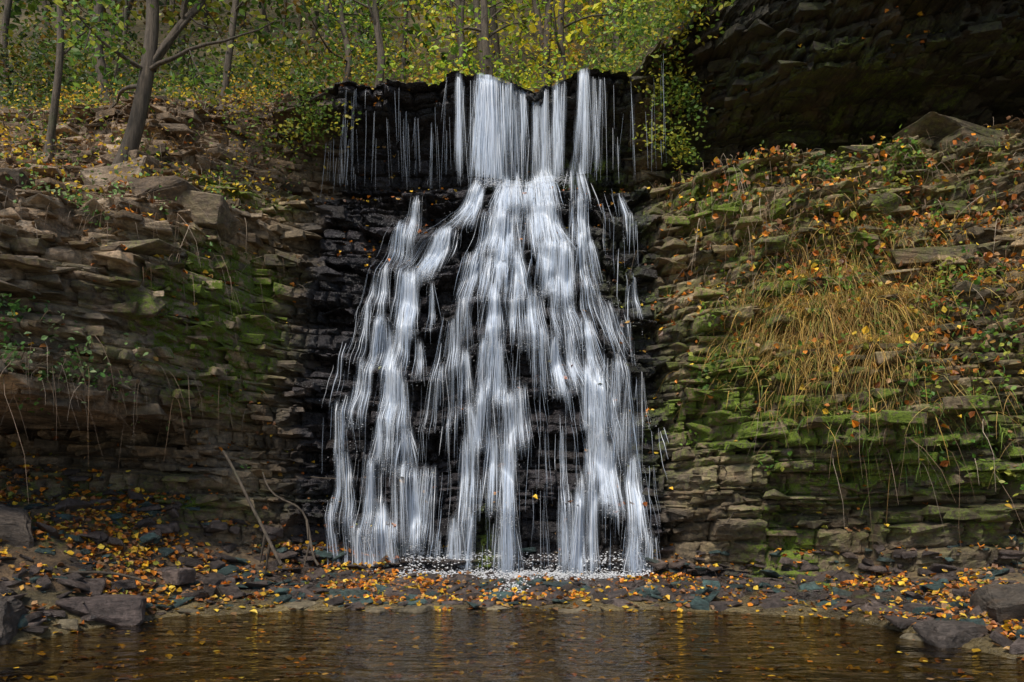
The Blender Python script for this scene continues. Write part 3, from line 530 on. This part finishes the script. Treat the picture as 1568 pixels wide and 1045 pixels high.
tree('leaning_tree',[(-6.15,.65,8.6),(-5.7,.8,9.4),(-5.1,1,10.2),(-4.9,1.2,12.5)],.075,.04,5,.3,gg,300,blen=1.4)
for (x,y,r,lean,lc) in [(-8.4,1.5,.07,.5,gg),(-3.6,7,.11,.7,yg),(-.25,6.5,.12,-.45,yg),(1.2,8.5,.12,.3,yg),(-5.0,9,.1,.9,gg),(-9.5,6,.13,-.6,gg),(-7.6,8,.10,.6,gg),(3.2,11,.12,-.5,yg),(-1.9,12,.11,.6,yg),(5.5,13,.14,0,yg)]:
    z=ground(x,y)-.3; tree('tree',[(x,y,z),(x+lean*.5+rng.normal(0,.12),y,z+2.0),(x+lean*.4+rng.normal(0,.15),y+.2,z+3.6),(x+lean*.9,y+.2,z+5.5),(x+lean*1.6,y,z+10)],r,r*.5,9,.2,lc,700)
tree('unseen_shade_tree',[(-9.4,-7.4,0),(-9.2,-7.4,4),(-9.0,-7.4,8),(-8.9,-7.4,12)],.25,.12,12,.6,gg,1300,(.12,.22),2.4,.8)  # added out of view so its crown shades the left end
tree('unseen_shade_tree',[(9.2,-6.2,0),(9,-6.2,4),(8.4,-6.1,8),(8.0,-6,12.5)],.25,.12,16,.6,gg,3600,(.12,.22),3.4,.8)  # added out of view so its crown shades the right end
parts=[]
for i in range(130):
    y=rng.uniform(12,55); x=rng.uniform(-1,1)*(y+13)*.75; z=ground(x,y)-.5; l=rng.normal(0,1.0); h=rng.uniform(8,15)
    q=np.array([(x,y,z),(x+l*.3+rng.normal(0,.2),y,z+h*.3),(x+l*.5+rng.normal(0,.3),y,z+h*.6),(x+l,y,z+h)]); r=rng.uniform(.06,.17); parts.append(tube(q,[r,r*.85,r*.7,r*.4],6))
    for j in range(5):
        s=rng.uniform(.25,.95); b=limb_path(q[0]*(1-s)+q[3]*s,rng.normal(0,1,3)*[1,1,.4]+[0,0,.4],rng.uniform(1.5,3.5),6,.6,.3); parts.append(tube(b,np.linspace(r*.35,r*.08,6),4))
V,F_=join(parts); mesh_np('forest_trunks',V,F_,[M_bark],True)
def forest(name,n,nper,y0,y1,z0,z1,rad,size,csfun):
    cen=[];cc=[]
    for i in range(n):
        y=y0+(y1-y0)*rng.random(); x=rng.uniform(-1,1)*(y+13)*.75; g=ground(x,y)
        cen.append((x,y,g+rng.uniform(z0,z1))); cc.append(csfun(x,y))
    cen=np.array(cen);cc=np.array(cc); m=n*nper; q=np.repeat(cen,nper,0)+rng.normal(0,.5,(m,3))*rad*np.array([1.3,1.3,.6]); c=np.repeat(cc,nper,0)*rng.uniform(.5,1.45,(m,1))
    leaves(name,q,rng.normal(0,.6,(m,3))+[0,-.35,.7],rng.uniform(*size,m),np.minimum(c,.9),M_leaf)
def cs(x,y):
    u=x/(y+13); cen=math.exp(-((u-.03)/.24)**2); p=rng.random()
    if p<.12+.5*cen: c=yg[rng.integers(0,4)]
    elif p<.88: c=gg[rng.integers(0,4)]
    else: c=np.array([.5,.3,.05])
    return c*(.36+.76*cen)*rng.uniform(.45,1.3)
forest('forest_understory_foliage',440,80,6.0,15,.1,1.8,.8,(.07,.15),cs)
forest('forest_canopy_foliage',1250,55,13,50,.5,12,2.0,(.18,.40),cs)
# ---------------------------------------------------------------- light, world, camera
w=D.worlds.new('World'); scn.world=w; w.use_nodes=True; nt=w.node_tree; bg=nt.nodes['Background']
sky=nt.nodes.new('ShaderNodeTexSky'); sky.sky_type='NISHITA'; sky.sun_disc=False
el=math.radians(57); az=math.radians(208)
sky.sun_elevation=el; sky.sun_rotation=az; nt.links.new(sky.outputs[0],bg.inputs[0]); bg.inputs[1].default_value=.13
sd=D.lights.new('sun','SUN'); sd.energy=4.3; sd.angle=math.radians(14); sd.color=(1,.94,.86); so=D.objects.new('sun',sd); scn.collection.objects.link(so)
dirv=Vector((math.sin(az)*math.cos(el),math.cos(az)*math.cos(el),math.sin(el))); so.rotation_euler=dirv.to_track_quat('Z','Y').to_euler(); so.location=(0,-10,30)
cd=D.cameras.new('camera'); cam=D.objects.new('camera',cd); scn.collection.objects.link(cam); cam.location=(0,-13,1.6); cam.rotation_euler=(math.radians(90),0,0)
cd.sensor_width=36; cd.lens=28.24; cd.shift_y=.135; cd.clip_end=500; cd.clip_start=.05; scn.camera=cam
scn.view_settings.view_transform='Standard'; scn.view_settings.look='None'; scn.view_settings.exposure=0
